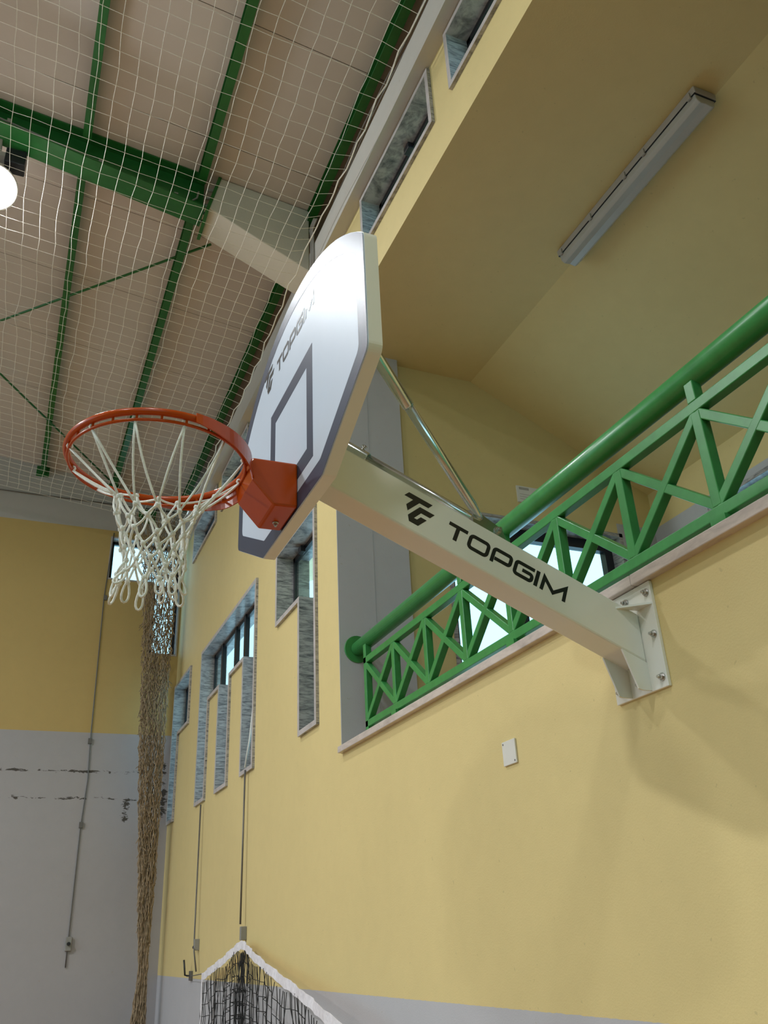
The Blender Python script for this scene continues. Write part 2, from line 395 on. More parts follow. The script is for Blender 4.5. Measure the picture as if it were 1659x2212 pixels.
PURLINS = [(-0.08, 'green roof purlin running along the top of the windowed wall'), (-0.97, 'middle green roof purlin, second from the windowed wall'), (-1.84, 'green roof purlin farthest from the windowed wall, beside the lit lamp')]
for px, lab in PURLINS:
    t = thing('roof_purlin', (px, 0, zc(px)), lab, 'beam', 'green roof purlins')
    mb = MB()
    w = 0.031; z1 = zc(px) - 0.004; z0 = z1 - 0.11
    segs_ = ((NEAR, FAR - 0.01),) if px > -0.5 else ((NEAR, 4.915), (5.145, FAR - 0.01))
    for ya, yb in segs_:
        mb = MB()
        mb.box((px - w, ya, z0), (px + w, yb, z0 + 0.006)).box((px - w, ya, z1 - 0.006), (px + w, yb, z1)).box((px - 0.004, ya, z0 + 0.006), (px + 0.004, yb, z1 - 0.006))
        part('channel', mb, M['green'], t)
    part('end_plate', MB().box((px - 0.075, FAR - 0.012, z0 - 0.03), (px + 0.075, FAR, z1)), M['green'], t)

# rafter with haunch carried by a concrete corbel
RY0, RY1 = 4.92, 5.14
t = thing('roof_rafter', (-0.93, 5.03, 6.98), 'deep green steel roof beam ending on the white corbel', 'beam')
def zb(x): return 6.795 - 0.2 * x if x > -3.0 else 6.795 + 0.6 - 0.123 * (x + 3.0)
xs = [-0.93, -3.0, RIDGE]
def strip(y0, y1, f0, f1):
    mb = MB(); vs = []
    for x in xs:
        vs += [(x, y0, f0(x)), (x, y1, f0(x)), (x, y1, f1(x)), (x, y0, f1(x))]
    fs = [(0,1,2,3), (8,11,10,9)]
    for i in range(2):
        a = i * 4; b = a + 4
        for q in range(4): fs.append((a + q, b + q, b + (q + 1) % 4, a + (q + 1) % 4))
    return mb.add(vs, fs)
ztop = lambda x: zc(x) - 0.004
part('bottom_flange', strip(RY0, RY1, zb, lambda x: zb(x) + 0.014), M['green'], t)
part('web', strip(5.026, 5.034, lambda x: zb(x) + 0.014, lambda x: ztop(x) - 0.012), M['green'], t)
part('top_flange', strip(RY0, RY1, lambda x: ztop(x) - 0.012, ztop), M['green'], t)
part('end_plate', MB().prism([(-0.905, 6.93), (-0.93, 6.93), (-0.845, 7.305), (-0.82, 7.305)], (0, 4.89, 0), (1,0,0), (0,0,1), (0, 0.34, 0)), M['green'], t)
eb = None
for zz in (7.02, 7.11, 7.2):
    for yy in (4.95, 5.11):
        part('bolt', MB().cyl((-0.93 + (zz - 6.93) * 0.226, yy, zz), (-0.975 + (zz - 6.93) * 0.226, yy, zz - 0.01), 0.012, 8, False), M['conduit'], t)
solo('concrete_corbel', MB().prism([(-0.095, 6.575), (-0.905, 6.962), (-0.825, 7.305), (-0.095, 7.215)], (0, 4.90, 0), (1,0,0), (0,0,1), (0, 0.31, 0)), M['corbel'], (-0.1, 5.05, 6.58),
     'white concrete corbel jutting from the wall under the green roof beam', 'corbel', bevel=0.008)
# conduit clipped to the roof beam
t = thing('cable_conduit', (-1.5, 5.0, 7.2), 'thin grey conduit running along the green roof beam', 'conduit')
cp = lambda x: (x, 4.985, zb(x) + 0.05 + 0.03 * (-x - 0.93))
part('pipe', MB().tube([(-0.98, 4.97, 7.17), (-0.99, 4.97, 7.10), (-1.03, 4.975, 7.06), cp(-1.15), cp(-1.9), cp(-2.9)], 0.008, 6), M['conduit'], t)
for x in (-1.15, -1.72, -2.38): part('clip', MB().box((x - 0.015, 4.965, cp(x)[2] - 0.018), (x + 0.015, 5.026, cp(x)[2] + 0.018)), M['conduit'], t)
# wind bracing
for a, b, lab in (((-3.6, 8.8, 7.52), (-0.76, 5.54, 7.215), 'thin green bracing rod rising to the white corbel'), ((-3.6, 6.74, 7.52), (-1.03, 10.05, 7.217), 'thin green bracing rod crossing down to the end wall')):
    solo('bracing_rod', MB().cyl(a, b, 0.011, 8), M['green'], Vector(a), lab, 'rod', 'green roof bracing rods')

# lamp below the roof beam
LX, LY, LZ = -2.425, 5.19, 6.905
t = thing('high_bay_lamp', (LX, LY, LZ), 'lit round high bay lamp under the green roof beam', 'lamp')
prof = [(0.05, 0.24), (0.09, 0.22), (0.11, 0.14), (0.155, 0.05), (0.178, 0.0), (0.165, 0.0), (0.15, 0.035), (0.09, 0.13)]
TILT = Matrix.Rotation(math.radians(-28), 3, 'X')
def lathe(prof, c, n=28):
    vs = []; fs = []
    for r, z in prof:
        for k in range(n): vs.append(Vector(c) + TILT @ Vector((r*math.cos(2*math.pi*k/n), r*math.sin(2*math.pi*k/n), z)))
    for i in range(len(prof) - 1):
        for k in range(n): fs.append((i*n + k, i*n + (k+1) % n, (i+1)*n + (k+1) % n, (i+1)*n + k))
    return MB().add(vs, fs, True)
part('reflector', lathe(prof, (LX, LY, LZ)), M['housing'], t)
LN = TILT @ Vector((0, 0, 1)); LC = Vector((LX, LY, LZ))
part('lens', MB().cyl(LC + LN * 0.012, LC + LN * 0.022, 0.155, 28), M['lampglow'], t)
part('ballast_box', MB().box((LX + 0.05, LY - 0.10, 7.09), (LX + 0.19, LY + 0.02, 7.23)), M['blackmetal'], t, 0.006)
hub = LC + LN * 0.22
part('bracket', MB().tube([hub, (LX, hub.y, 7.17), (LX, 5.08, 7.28)], 0.015, 8).box((LX - 0.02, LY - 0.08, 7.15), (LX + 0.06, LY + 0.02, 7.19)), M['housing'], t)
lo = lamp_light('high_bay_light', LC + LN * 0.004, HB_POWER * 0.5, 0.31); lo.rotation_euler = TILT.to_euler()

# ------------------------------------------------------------------ windows
def rect_outline(rects):
    """outline segments of a union of touching rectangles -> list of (orient, c, a, b, inward sign)"""
    us = sorted({r[0] for r in rects} | {r[1] for r in rects}); vs = sorted({r[2] for r in rects} | {r[3] for r in rects})
    ins = lambda u, v: any(r[0] < u < r[1] and r[2] < v < r[3] for r in rects)
    segs = []
    for i, u in enumerate(us):
        run = None
        for j in range(len(vs) - 1):
            m = (vs[j] + vs[j+1]) / 2; l = ins(u - 1e-4, m); r = ins(u + 1e-4, m); s = 0 if l == r else (1 if r else -1)
            if run and run[3] == s and s: run[2] = vs[j+1]
            else:
                if run: segs.append(('v', *run))
                run = [u, vs[j], vs[j+1], s] if s else None
        if run: segs.append(('v', *run))
    for j, v in enumerate(vs):
        run = None
        for i in range(len(us) - 1):
            m = (us[i] + us[i+1]) / 2; d = ins(m, v - 1e-4); uu = ins(m, v + 1e-4); s = 0 if d == uu else (1 if uu else -1)
            if run and run[3] == s and s: run[2] = us[i+1]
            else:
                if run: segs.append(('h', *run))
                run = [v, us[i], us[i+1], s] if s else None
        if run: segs.append(('h', *run))
    return segs, ins
def window(name, rects, axis, c_face, c_in, c_glass, mullions=(), slab=0.034, proud=0.02, transom=()):
    """marble-lined window; axis 'x' = in the long wall (u = y), 'y' = in the end wall (u = x)"""
    sgn = 1 if c_in > c_face else -1
    P = (lambda c, u, v: (c, u, v)) if axis == 'x' else (lambda c, u, v: (u, c, v))
    cu = sum(r[0] + r[1] for r in rects) / (2 * len(rects)); cv = min(r[2] for r in rects)
    root = thing(name, P(c_face, cu, cv), kind='structure')
    segs, ins = rect_outline(rects); ca = c_face - sgn * proud; cb = c_in
    for o, c, a, b, s in segs:
        if o == 'h':
            e = 1e-4
            a2 = a - (slab if ins(a - e, c + s * e) else 0); b2 = b + (slab if ins(b + e, c + s * e) else 0)
            part('marble_slab', MB().box(P(ca, a2, c), P(cb, b2, c + s * slab)), M['marble'], root)
            part('slab_edge', MB().box(P(ca - sgn * 0.002, a2, c), P(ca, b2, c + s * slab)), M['marble_edge'], root)
        else:
            a2 = a + slab * (1 if not ins(c + s * 1e-4, a - 1e-4) else 0); b2 = b - slab * (1 if not ins(c + s * 1e-4, b + 1e-4) else 0)
            part('marble_slab', MB().box(P(ca, c, a2), P(cb, c + s * slab, b2)), M['marble'], root)
            part('slab_edge', MB().box(P(ca - sgn * 0.002, c, a2), P(ca, c + s * slab, b2)), M['marble_edge'], root)
    fw = 0.038; g0 = c_glass - 0.012; g1 = c_glass + 0.018
    fr = MB()
    for o, c, a, b, s in segs:
        o0 = c + s * slab; o1 = c + s * (slab + fw)
        if o == 'h': fr.box(P(g0, a, o0), P(g1, b, o1))
        else: fr.box(P(g0, o0, a), P(g1, o1, b))
    part('frame', fr, M['frame'], root)
    for m, v0, v1 in mullions: part('mullion', MB().box(P(g0 - 0.01 * sgn, m - 0.03, v0), P(g1, m + 0.03, v1)), M['frame'], root)
    for v, u0, u1 in transom: part('transom', MB().box(P(g0, u0, v - 0.025), P(g1, u1, v + 0.025)), M['frame'], root)
    for r in rects: part('pane', MB().box(P(c_glass - 0.003, r[0] + 0.002, r[2]), P(c_glass + 0.003, r[1] - 0.002, r[3])), M['glass'], root)
    return root
window('window_1', WIN_A, 'x', 0.0, 0.245, 0.125)
window('window_2', WIN_B, 'x', 0.0, 0.245, 0.125, [(7.43, 4.08, 4.63), (7.79, 4.08, 4.63), (8.34, 4.08, 4.63)])
window('window_3', WIN_C, 'x', 0.0, 0.245, 0.125)
for i, w in enumerate(WIN_K): window('window_%d' % (4 + i), w, 'x', 0.0, 0.245, 0.125)
window('window_9', WIN_F, 'y', FAR, FAR + 0.245, FAR + 0.12, transom=[(6.0, -0.37, -0.03)], slab=0.02, proud=0.006)

# glazed gallery door and gallery window
t = thing('door_1', (1.6, 4.745, 2.3), kind='structure')
dx0, dx1, dz0, dz1 = GDOOR
for a, b in (((dx0, 4.735, dz0), (dx0 + 0.03, 4.99, dz1)), ((dx1 - 0.03, 4.735, dz0), (dx1, 4.99, dz1)), ((dx0, 4.735, dz1 - 0.03), (dx1, 4.99, dz1))): part('marble_slab', MB().box(a, b), M['marble'], t)
g = 4.88
part('frame', MB().box((dx0 + 0.03, g - 0.03, dz0), (dx0 + 0.10, g + 0.03, dz1 - 0.03)).box((dx1 - 0.10, g - 0.03, dz0), (dx1 - 0.03, g + 0.03, dz1 - 0.03)).box((dx0 + 0.1, g - 0.03, dz1 - 0.11), (dx1 - 0.1, g + 0.03, dz1 - 0.03)), M['frame'], t)
part('mullion', MB().box((1.395, g - 0.03, dz0), (1.50, g + 0.03, dz1 - 0.11)), M['frame'], t)
for a, b in ((dx0 + 0.1, 1.395), (1.50, dx1 - 0.1)): part('pane', MB().box((a, g - 0.003, dz0), (b, g + 0.003, dz1 - 0.11)), M['glass'], t)
t = thing('window_10', (2.70, 3.6, 4.2), kind='structure')
gy0, gy1, gz0, gz1 = GW
for a, b in (((2.685, gy0, gz1 - 0.03), (2.945, gy1, gz1)), ((2.685, gy0, gz0), (2.945, gy1, gz0 + 0.03)), ((2.685, gy1 - 0.03, gz0 + 0.03), (2.945, gy1, gz1 - 0.03)), ((2.685, gy0, gz0 + 0.03), (2.945, gy0 + 0.03, gz1 - 0.03))): part('marble_slab', MB().box(a, b), M['marble'], t)
fr = MB()
for yy in (gy0 + 0.06, gy0 + 0.58, gy1 - 0.06): fr.box((2.83, yy - 0.03, gz0 + 0.03), (2.88, yy + 0.03, gz1 - 0.03))
fr.box((2.83, gy0 + 0.03, gz1 - 0.10), (2.88, gy1 - 0.03, gz1 - 0.03)).box((2.83, gy0 + 0.03, gz0 + 0.03), (2.88, gy1 - 0.03, gz0 + 0.10))
part('frame', fr, M['frame'], t)
part('pane', MB().box((2.852, gy0 + 0.03, gz0 + 0.03), (2.858, gy1 - 0.03, gz1 - 0.03)), M['glass'], t)

# sunlit cream soffit of the neighbouring roof seen through the gallery door
solo('neighbour_roof', MB().prism([(0.3, 5.2), (3.6, 6.3), (3.6, 6.45), (0.3, 5.35)], (0, 6.2, 0), (1,0,0), (0,0,1), (0, 2.2, 0)), plain('cream render', (0.85, 0.70, 0.45), 0.8), (2, 7, 5.3), kind='structure')

# marble sill under the railing
t = thing('trim_3', (0, 2, SILL), kind='structure')
edges = [OPN, 1.985, 4.66]
for a, b in zip(edges[:-1], edges[1:]): part('sill_slab', MB().box((-0.032, a + 0.001, SILL), (0.27, b - 0.001, SILL + 0.036)), M['sill'], t, 0.003)

# ------------------------------------------------------------------ railing
RXC = 0.10; bot = SILL + 0.036
rail = thing('gallery_railing', (RXC, 2.0, bot), 'green steel railing with crossed bars and thick round handrail along the gallery', 'railing')
HR = (0.115, 3.452)
part('handrail', MB().cyl((HR[0], OPN + 0.002, HR[1]), (HR[0], 4.672, HR[1]), 0.0435, 24), M['rail'], rail)
part('wall_flange', MB().cyl((HR[0], 4.664, HR[1]), (HR[0], 4.68, HR[1]), 0.085, 28), M['rail'], rail, 0.003)
yv = [4.48 - 0.4 * i for i in range(10)]
TOPC = 3.325; BOTC = 2.957
s = 0.038
part('top_chord', MB().box((RXC - s/2, yv[-1], TOPC - s/2), (RXC + s/2, yv[0] + s/2, TOPC + s/2)), M['rail'], rail, 0.003)
part('bottom_chord', MB().box((RXC - s/2, yv[-1], BOTC - s/2), (RXC + s/2, yv[0] + s/2, BOTC + s/2)), M['rail'], rail, 0.003)
zt = TOPC - s/2; zl = BOTC + s/2
vb = None
for i, yy in enumerate(yv):
    if i == 0: part('end_post', MB().box((RXC - s/2, yy - s/2, bot), (RXC + s/2, yy + s/2, HR[1] - 0.03)), M['rail'], rail, 0.003)
    else: part('upright_bar', MB().box((RXC - s/2, yy - s/2, zl), (RXC + s/2, yy + s/2, zt)), M['rail'], rail, 0.003)
    if i and i % 3 != 2 and i < 99 and i in (3, 4, 7, 10, 13): part('handrail_post', MB().box((RXC - s/2, yy - s/2, TOPC + s/2), (RXC + s/2, yy + s/2, HR[1] - 0.035)), M['rail'], rail, 0.003)
    if i and i % 3 == 1: part('foot', MB().box((RXC - 0.03, yy - 0.03, bot), (RXC + 0.03, yy + 0.03, BOTC - s/2)), M['rail'], rail)
    if i < len(yv) - 1:
        y2 = yv[i + 1]
        part('diagonal_bar', MB().bar((RXC, yy, zl), (RXC, y2, zt), s * 0.96, s * 0.85), M['rail'], rail, 0.003)
        part('diagonal_bar', MB().bar((RXC + 0.0004, yy, zt), (RXC + 0.0004, y2, zl), s * 0.94, s * 0.85), M['rail'], rail, 0.003)

# ------------------------------------------------------------------ basketball hoop
BX = -1.12; BC = 2.048; BZ = 2.92
hoop = thing('basketball_hoop', (0.0, BC, 2.494), 'wall mounted basketball hoop with white arched backboard, orange rim and white net', 'basketball hoop')
def fillet(poly, r, seg=5):
    out = []; n = len(poly)
    for i in range(n):
        p = Vector(poly[i]); a = Vector(poly[i-1]) - p; b = Vector(poly[(i+1) % n]) - p
        ang = a.angle(b)
        if ang > math.radians(165): out.append(tuple(p)); continue
        an = a.normalized(); bn = b.normalized(); d = min(r / math.tan(ang/2), a.length * 0.45, b.length * 0.45); rr = d * math.tan(ang/2)
        c = p + (an + bn).normalized() * (rr / math.sin(ang/2)); s0 = p + an * d - c; s1 = p + bn * d - c
        t0 = math.atan2(s0.y, s0.x); t1 = math.atan2(s1.y, s1.x); dt = (t1 - t0 + math.pi) % (2*math.pi) - math.pi
        for k in range(seg + 1):
            t = t0 + dt * k / seg; out.append((c.x + rr * math.cos(t), c.y + rr * math.sin(t)))
    return out
HWB = 0.60; CHZ = 0.165; CHY = 0.275; ZS = 0.515; AP = 0.769
Rr = (HWB**2 + (AP - ZS)**2) / (2 * (AP - ZS)); cz0 = AP - Rr
def outline(d, rf):
    """backboard outline inset by d; first axis along -y (viewer's right), second axis up from board bottom"""
    ca = Vector((HWB - CHY, CHZ)); n = Vector((-ca.y, ca.x)).normalized()        # inward normal of right chamfer
    p0 = Vector((CHY, 0)) + n * d; dr = ca.normalized()
    low = p0 + dr * ((d - p0.y) / dr.y); hi = p0 + dr * ((HWB - d - p0.x) / dr.x)
    top = cz0 + math.sqrt((Rr - d)**2 - (HWB - d)**2)
    a1 = math.atan2(top - cz0, HWB - d); arc = [(math.cos(a1 + (math.pi - 2*a1) * k / 24) * (Rr - d), cz0 + math.sin(a1 + (math.pi - 2*a1) * k / 24) * (Rr - d)) for k in range(25)]
    poly = [(-low.x, low.y), (low.x, low.y), (hi.x, hi.y)] + arc + [(-hi.x, hi.y)]
    return fillet(poly, rf)
OB = (BX, BC, BZ); UXB = (0, -1, 0); UZ = (0, 0, 1); TH = 0.034
board = part('backboard', MB().prism(outline(0, 0.03), OB, UXB, UZ, (TH, 0, 0)), M['board_edge'], hoop)
part('face_sheet', MB().prism(outline(0.0015, 0.03), (BX - 0.003, BC, BZ), UXB, UZ, (0.003, 0, 0)), M['board'], board)
o1 = outline(0.002, 0.03); o2 = outline(0.054, 0.03)
n = min(len(o1), len(o2)); assert len(o1) == len(o2)
part('border_line', MB().ring_prism(o1, o2, (BX - 0.0036, BC, BZ), UXB, UZ, (0.0006, 0, 0)), M['line'], board, label='dark border line')
def rr(w0, w1, z0, z1): return [(w0, z0), (w1, z0), (w1, z1), (w0, z1)]
part('target_rectangle', MB().ring_prism(rr(-0.205, 0.205, 0.095, 0.463), rr(-0.155, 0.155, 0.145, 0.413), (BX - 0.0036, BC, BZ), UXB, UZ, (0.0006, 0, 0)), M['line'], board, label='dark target rectangle')

# lettering: strokes in letter units (cap height 1), widths measured on the arm
def stroke(mb, pts, w, o, ux, uy, d, closed=False):
    pts = [Vector(p) for p in pts]; n = len(pts); L = []; R = []
    for i in range(n):
        if closed: a = pts[i-1]; b = pts[(i+1) % n]
        else: a = pts[i-1] if i else None; b = pts[i+1] if i < n-1 else None
        p = pts[i]
        d0 = (p - a).normalized() if a is not None else (b - p).normalized(); d1 = (b - p).normalized() if b is not None else d0
        n0 = Vector((-d0.y, d0.x)); n1 = Vector((-d1.y, d1.x)); m = (n0 + n1).normalized(); k = 1 / max(0.35, m.dot(n0))
        L.append(p + m * (w/2 * k)); R.append(p - m * (w/2 * k))
    if closed: mb.ring_prism([tuple(p) for p in L], [tuple(p) for p in R], o, ux, uy, d)
    else: mb.prism([tuple(p) for p in L] + [tuple(p) for p in reversed(R)], o, ux, uy, d)
def letters(o, ux, uy, d):
    """TOPGIM, in metres on the arm (width 0.4224, cap height 0.0535), origin at lower left of T"""
    mb = MB(); H = 0.0535; w = 0.0120; h = w / 2; fr = 0.009
    rnd = lambda pts, r=fr: fillet_open(pts, r)
    stroke(mb, [(0.0, H - h), (0.0645, H - h)], w, o, ux, uy, d); stroke(mb, [(0.0322, 0), (0.0322, H - w)], w + 0.001, o, ux, uy, d)
    x = 0.0715; W_ = 0.0745
    stroke(mb, fillet([(x + h, h), (x + W_ - h, h), (x + W_ - h, H - h), (x + h, H - h)], 0.011, 4), w, o, ux, uy, d, True)
    x = 0.1535; W_ = 0.072
    stroke(mb, rnd([(x + h, 0), (x + h, H - h), (x + W_ - h, H - h), (x + W_ - h, 0.016), (x + 0.013, 0.016)]), w, o, ux, uy, d)
    x = 0.232; W_ = 0.072
    stroke(mb, rnd([(x + W_ - 0.002, H - h), (x + h, H - h), (x + h, h), (x + W_ - h, h), (x + W_ - h, 0.028), (x + 0.030, 0.028)]), w, o, ux, uy, d)
    stroke(mb, [(0.3145, 0), (0.3145, H)], w + 0.001, o, ux, uy, d)
    x = 0.330; W_ = 0.0925
    stroke(mb, [(x + h, 0), (x + h + 0.002, H - 0.008), (x + W_/2, 0.010), (x + W_ - h - 0.002, H - 0.008), (x + W_ - h, 0)], w, o, ux, uy, d)
    return mb
def fillet_open(pts, r, seg=4):
    out = [pts[0]]; n = len(pts)
    for i in range(1, n - 1):
        p = Vector(pts[i]); a = Vector(pts[i-1]) - p; b = Vector(pts[i+1]) - p; ang = a.angle(b)
        an = a.normalized(); bn = b.normalized(); dd = min(r / math.tan(ang/2), a.length * 0.45, b.length * 0.45); r2 = dd * math.tan(ang/2)
        c = p + (an + bn).normalized() * (r2 / math.sin(ang/2)); s0 = p + an * dd - c; s1 = p + bn * dd - c
        t0 = math.atan2(s0.y, s0.x); t1 = math.atan2(s1.y, s1.x); dt = (t1 - t0 + math.pi) % (2*math.pi) - math.pi
        out += [(c.x + r2 * math.cos(t0 + dt * k / seg), c.y + r2 * math.sin(t0 + dt * k / seg)) for k in range(seg + 1)]
    return out + [pts[-1]]
LOGO_T = [(-0.0221, 0.1158), (0.0589, 0.1158), (0.0495, 0.0991), (0.0191, 0.0991), (-0.006, 0.0563), (-0.0167, 0.0734), (-0.0025, 0.0987), (-0.0324, 0.0987)]
LOGO_G = [(0.0248, 0.0880), (0.0753, 0.0880), (0.0651, 0.0705), (0.035, 0.0705), (0.0202, 0.0440), (0.0301, 0.0440), (0.0384, 0.0577), (0.0586, 0.0577), (0.0399, 0.0261), (0.0094, 0.0261), (-0.0004, 0.0437)]
# arm
th = math.atan(0.436); AU = Vector((math.cos(th), 0, -math.sin(th))); AV = Vector((math.sin(th), 0, math.cos(th)))
AO = Vector((-0.8, 1.998, 2.927))
def zbot(x): return 2.927 - 0.436 * (x + 0.8)
def ztopa(x): return 3.081 - 0.436 * (x + 0.8)
YN, YF = 1.998, 2.098
arm = part('support_arm', MB().prism([(-1.075, zbot(-1.075)), (-0.012, zbot(-0.012)), (-0.012, ztopa(-0.012)), (-1.075, ztopa(-1.075))], (0, YN, 0), (1,0,0), (0,0,1), (0, YF - YN, 0)), M['white'], hoop, 0.006)
eps = Vector((0, -0.0004, 0)); thk = Vector((0, 0.0003, 0))
part('lettering', letters(AO + AU * 0.1255 + AV * 0.0440 + eps, AU, AV, thk), M['black'], arm, label='black TOPGIM lettering')
part('logo', MB().prism(LOGO_T, AO + eps, AU, AV, thk).prism(LOGO_G, AO + eps, AU, AV, thk), M['black'], arm, label='black angular logo')
# lettering on the board: logo left, word right
sc = 0.37 / 0.4224
part('lettering', letters((BX - 0.0037, 2.192, 3.509), Vector((0, -sc, 0)), Vector((0, 0, 0.052 / 0.0535)), (0.0004, 0, 0)), M['black'], board, label='black TOPGIM lettering')
lsc = 1.02
part('logo', MB().prism(LOGO_T, (BX - 0.0037, 2.304, 3.474), (0, -lsc, 0), (0, 0, 1.0), (0.0004, 0, 0)).prism(LOGO_G, (BX - 0.0037, 2.304, 3.474), (0, -lsc, 0), (0, 0, 1.0), (0.0004, 0, 0)), M['black'], board, label='black angular logo')
# wall plate, gussets, bolts
part('wall_plate', MB().box((-0.012, 1.925, 2.494), (0.0, 2.171, 2.823)), M['white'], hoop, 0.002)
for yy in (YN, YF - 0.006):
    part('gusset', MB().prism([(-0.012, zbot(-0.012) - 0.0005), (-0.098, zbot(-0.098) - 0.0005), (-0.060, 2.502), (-0.045, 2.498), (-0.012, 2.498)], (0, yy, 0), (1,0,0), (0,0,1), (0, 0.006, 0)), M['white'], hoop)
for ya, yb in ((YN, 1.928), (YF, 2.168)):
    part('gusset', MB().prism([(-0.095, ya), (-0.012, ya), (-0.012, yb)], (0, 0, 2.748), (1,0,0), (0,1,0), (0, 0, 0.006)), M['white'], hoop)
def hexbolt(c, r, L, axis):
    c = Vector(c); a = Vector(axis).normalized(); mb = MB()
    mb.cyl(c, c + a * 0.003, r * 1.45, 16); mb.tube([c + a * 0.003, c + a * (0.003 + L * 0.55)], r, 6, smooth=False); mb.cyl(c + a * (0.003 + L * 0.55), c + a * (0.003 + L), r * 0.55, 10)
    return mb
b0 = None
for yy in (1.945, 2.045, 2.142):
    for zz in (2.525, 2.657, 2.790):
        if yy == 2.045 and zz == 2.657: continue
        if b0 is None: b0 = part('bolt', hexbolt((-0.012, yy, zz), 0.0085, 0.016, (-1, 0, 0)), M['steel'], hoop); by0, bz0 = yy, zz
        else: inst(b0, 'bolt', (0, yy - by0, zz - bz0), hoop)
# back frame of the board and struts
part('board_bracket', MB().box((BX + TH, BC - 0.12, 2.97), (BX + TH + 0.012, BC + 0.12, 3.28)), M['white'], hoop)
J = Vector((-0.515, BC, 3.010))
part('strut_lug', MB().prism([(-0.545, ztopa(-0.545) - 0.004), (-0.425, ztopa(-0.425) - 0.004), (-0.445, 2.985), (-0.515, 3.028), (-0.545, 3.02)], (0, BC - 0.012, 0), (1,0,0), (0,0,1), (0, 0.024, 0)), M['zinc'], hoop)
part('bolt', hexbolt((-0.462, BC - 0.012, 2.978), 0.009, 0.016, (0, -1, 0)), M['steel'], hoop)
for sy in (-1, 1):
    E = Vector((BX + TH, BC + sy * 0.30, 3.50)); S = J + Vector((0, sy * 0.010, 0)); D = E - S
    mid = S + D * 0.52
    part('strut', MB().tube([S, S + D * 0.03, S + D * 0.07, mid], [0.008, 0.011, 0.0155, 0.0155], 14), M['zinc'], hoop)
    so = part('strut_sleeve', MB().tube([mid, mid + D * 0.004, E], [0.0185, 0.0185, 0.0185], 16), M['zinc'], hoop)
    part('strut_foot', MB().box((BX + TH, E.y - 0.025, E.z - 0.04), (BX + TH + 0.006, E.y + 0.025, E.z + 0.04)), M['zinc'], hoop)
    for f in (0.56, 0.64):
        c = S + D * f; nrm = Vector((0.35, -0.35 * sy, 0.85)); nrm = (nrm - D.normalized() * nrm.dot(D.normalized())).normalized()
        if sy < 0: continue
        part('wing_bolt', MB().cyl(c + nrm * 0.012, c + nrm * 0.020, 0.008, 8).cyl(c + nrm * 0.02, c + nrm * 0.034, 0.004, 8).bar(c + nrm * 0.030 - D.normalized() * 0.009, c + nrm * 0.030 + D.normalized() * 0.009, 0.004, 0.006), M['steel'], hoop)
# rim
RC = Vector((-1.489, BC, 3.050)); RR = 0.234; NSEG = 72
circ = lambda r, z, n=NSEG: [(RC.x + r * math.cos(2*math.pi*k/n), RC.y + r * math.sin(2*math.pi*k/n), RC.z + z) for k in range(n)]
rim = part('rim', MB().tube(circ(RR, 0), 0.0095, 12, closed=True), M['orange'], hoop)
part('net_ring', MB().tube(circ(RR - 0.004, -0.021), 0.004, 8, closed=True), M['orange'], rim)
for i in range(24):
    a = 2*math.pi*(i + 0.5)/24
    p = Vector((RC.x + (RR - 0.004) * math.cos(a), RC.y + (RR - 0.004) * math.sin(a), RC.z - 0.006))
    if i == 0: tie0 = part('ring_tie', MB().box(p + Vector((-0.003, -0.003, -0.016)), p + Vector((0.003, 0.003, 0.004))), M['orange'], rim); p_tie = p.copy()
    else: inst(tie0, 'ring_tie', p - p_tie, rim)
# flared reinforcing band on the board side of the rim
band = MB(); A0 = math.radians(78); nb = 40; vs = []; fs = []
for k in range(nb + 1):
    a = -A0 + 2*A0*k/nb; e = 1 - abs(a)/A0; hgt = 0.018 + 0.034 * min(1, e * 1.7)
    for r, z in ((RR + 0.0095, 0.009), (RR + 0.0135, 0.009), (RR + 0.0155 + 0.006 * e, -hgt), (RR + 0.0115 + 0.006 * e, -hgt)):
        vs.append((RC.x + r*math.cos(a), RC.y + r*math.sin(a), RC.z + z))
for k in range(nb):
    for q in range(4): fs.append((k*4 + q, (k+1)*4 + q, (k+1)*4 + (q+1) % 4, k*4 + (q+1) % 4))
fs += [(0,1,2,3), (nb*4+3, nb*4+2, nb*4+1, nb*4)]
part('reinforcing_band', band.add(vs, fs, False), M['orange'], rim)
HB = 0.080
prof2 = [(-1.1236, 2.926), (-1.190, 2.924), (-1.250, 2.992), (-1.262, 3.046), (-1.250, 3.060), (-1.1236, 3.062)]
part('rim_bracket', MB().prism(prof2, (0, BC + 0.005 - HB, 0), (1,0,0), (0,0,1), (0, 2*HB, 0)), M['orange'], hoop, 0.006)
part('bolt', hexbolt((-1.155, BC + 0.03, 2.9245), 0.006, 0.010, (0, 0, -1)), M['steel'], hoop)

# hanging net: twelve double strands drawn together, knotted diamonds, bottom loops
net = MB(); rnd = random.Random(3)
def ringpt(i, n, ph, cx, cy, r, z, tilt, jit):
    a = 2*math.pi*(i + ph)/n
    return Vector((cx + r*math.cos(a) + rnd.uniform(-jit, jit), cy + r*math.sin(a) + rnd.uniform(-jit, jit), z + tilt*math.sin(a) + rnd.uniform(-jit, jit)))
NH = 12; CXN = -1.492
rows = [[ringpt(i, NH, 0.22, RC.x, RC.y, RR - 0.006, RC.z - 0.022, 0, 0) for i in range(NH)]]
spec = [(0.72, 1.985, 0.108, 2.888, 0.066, 0.006), (1.22, 1.982, 0.094, 2.842, 0.044, 0.006), (1.72, 1.985, 0.084, 2.800, 0.030, 0.007), (2.22, 1.99, 0.076, 2.758, 0.020, 0.008), (2.72, 1.99, 0.073, 2.716, 0.012, 0.009), (3.22, 1.99, 0.075, 2.676, 0.008, 0.010)]
for ph, cy, r, z, tl, jit in spec: rows.append([ringpt(i, NH, ph, CXN, cy, r, z, tl, jit) for i in range(NH)])
CR = 0.0031
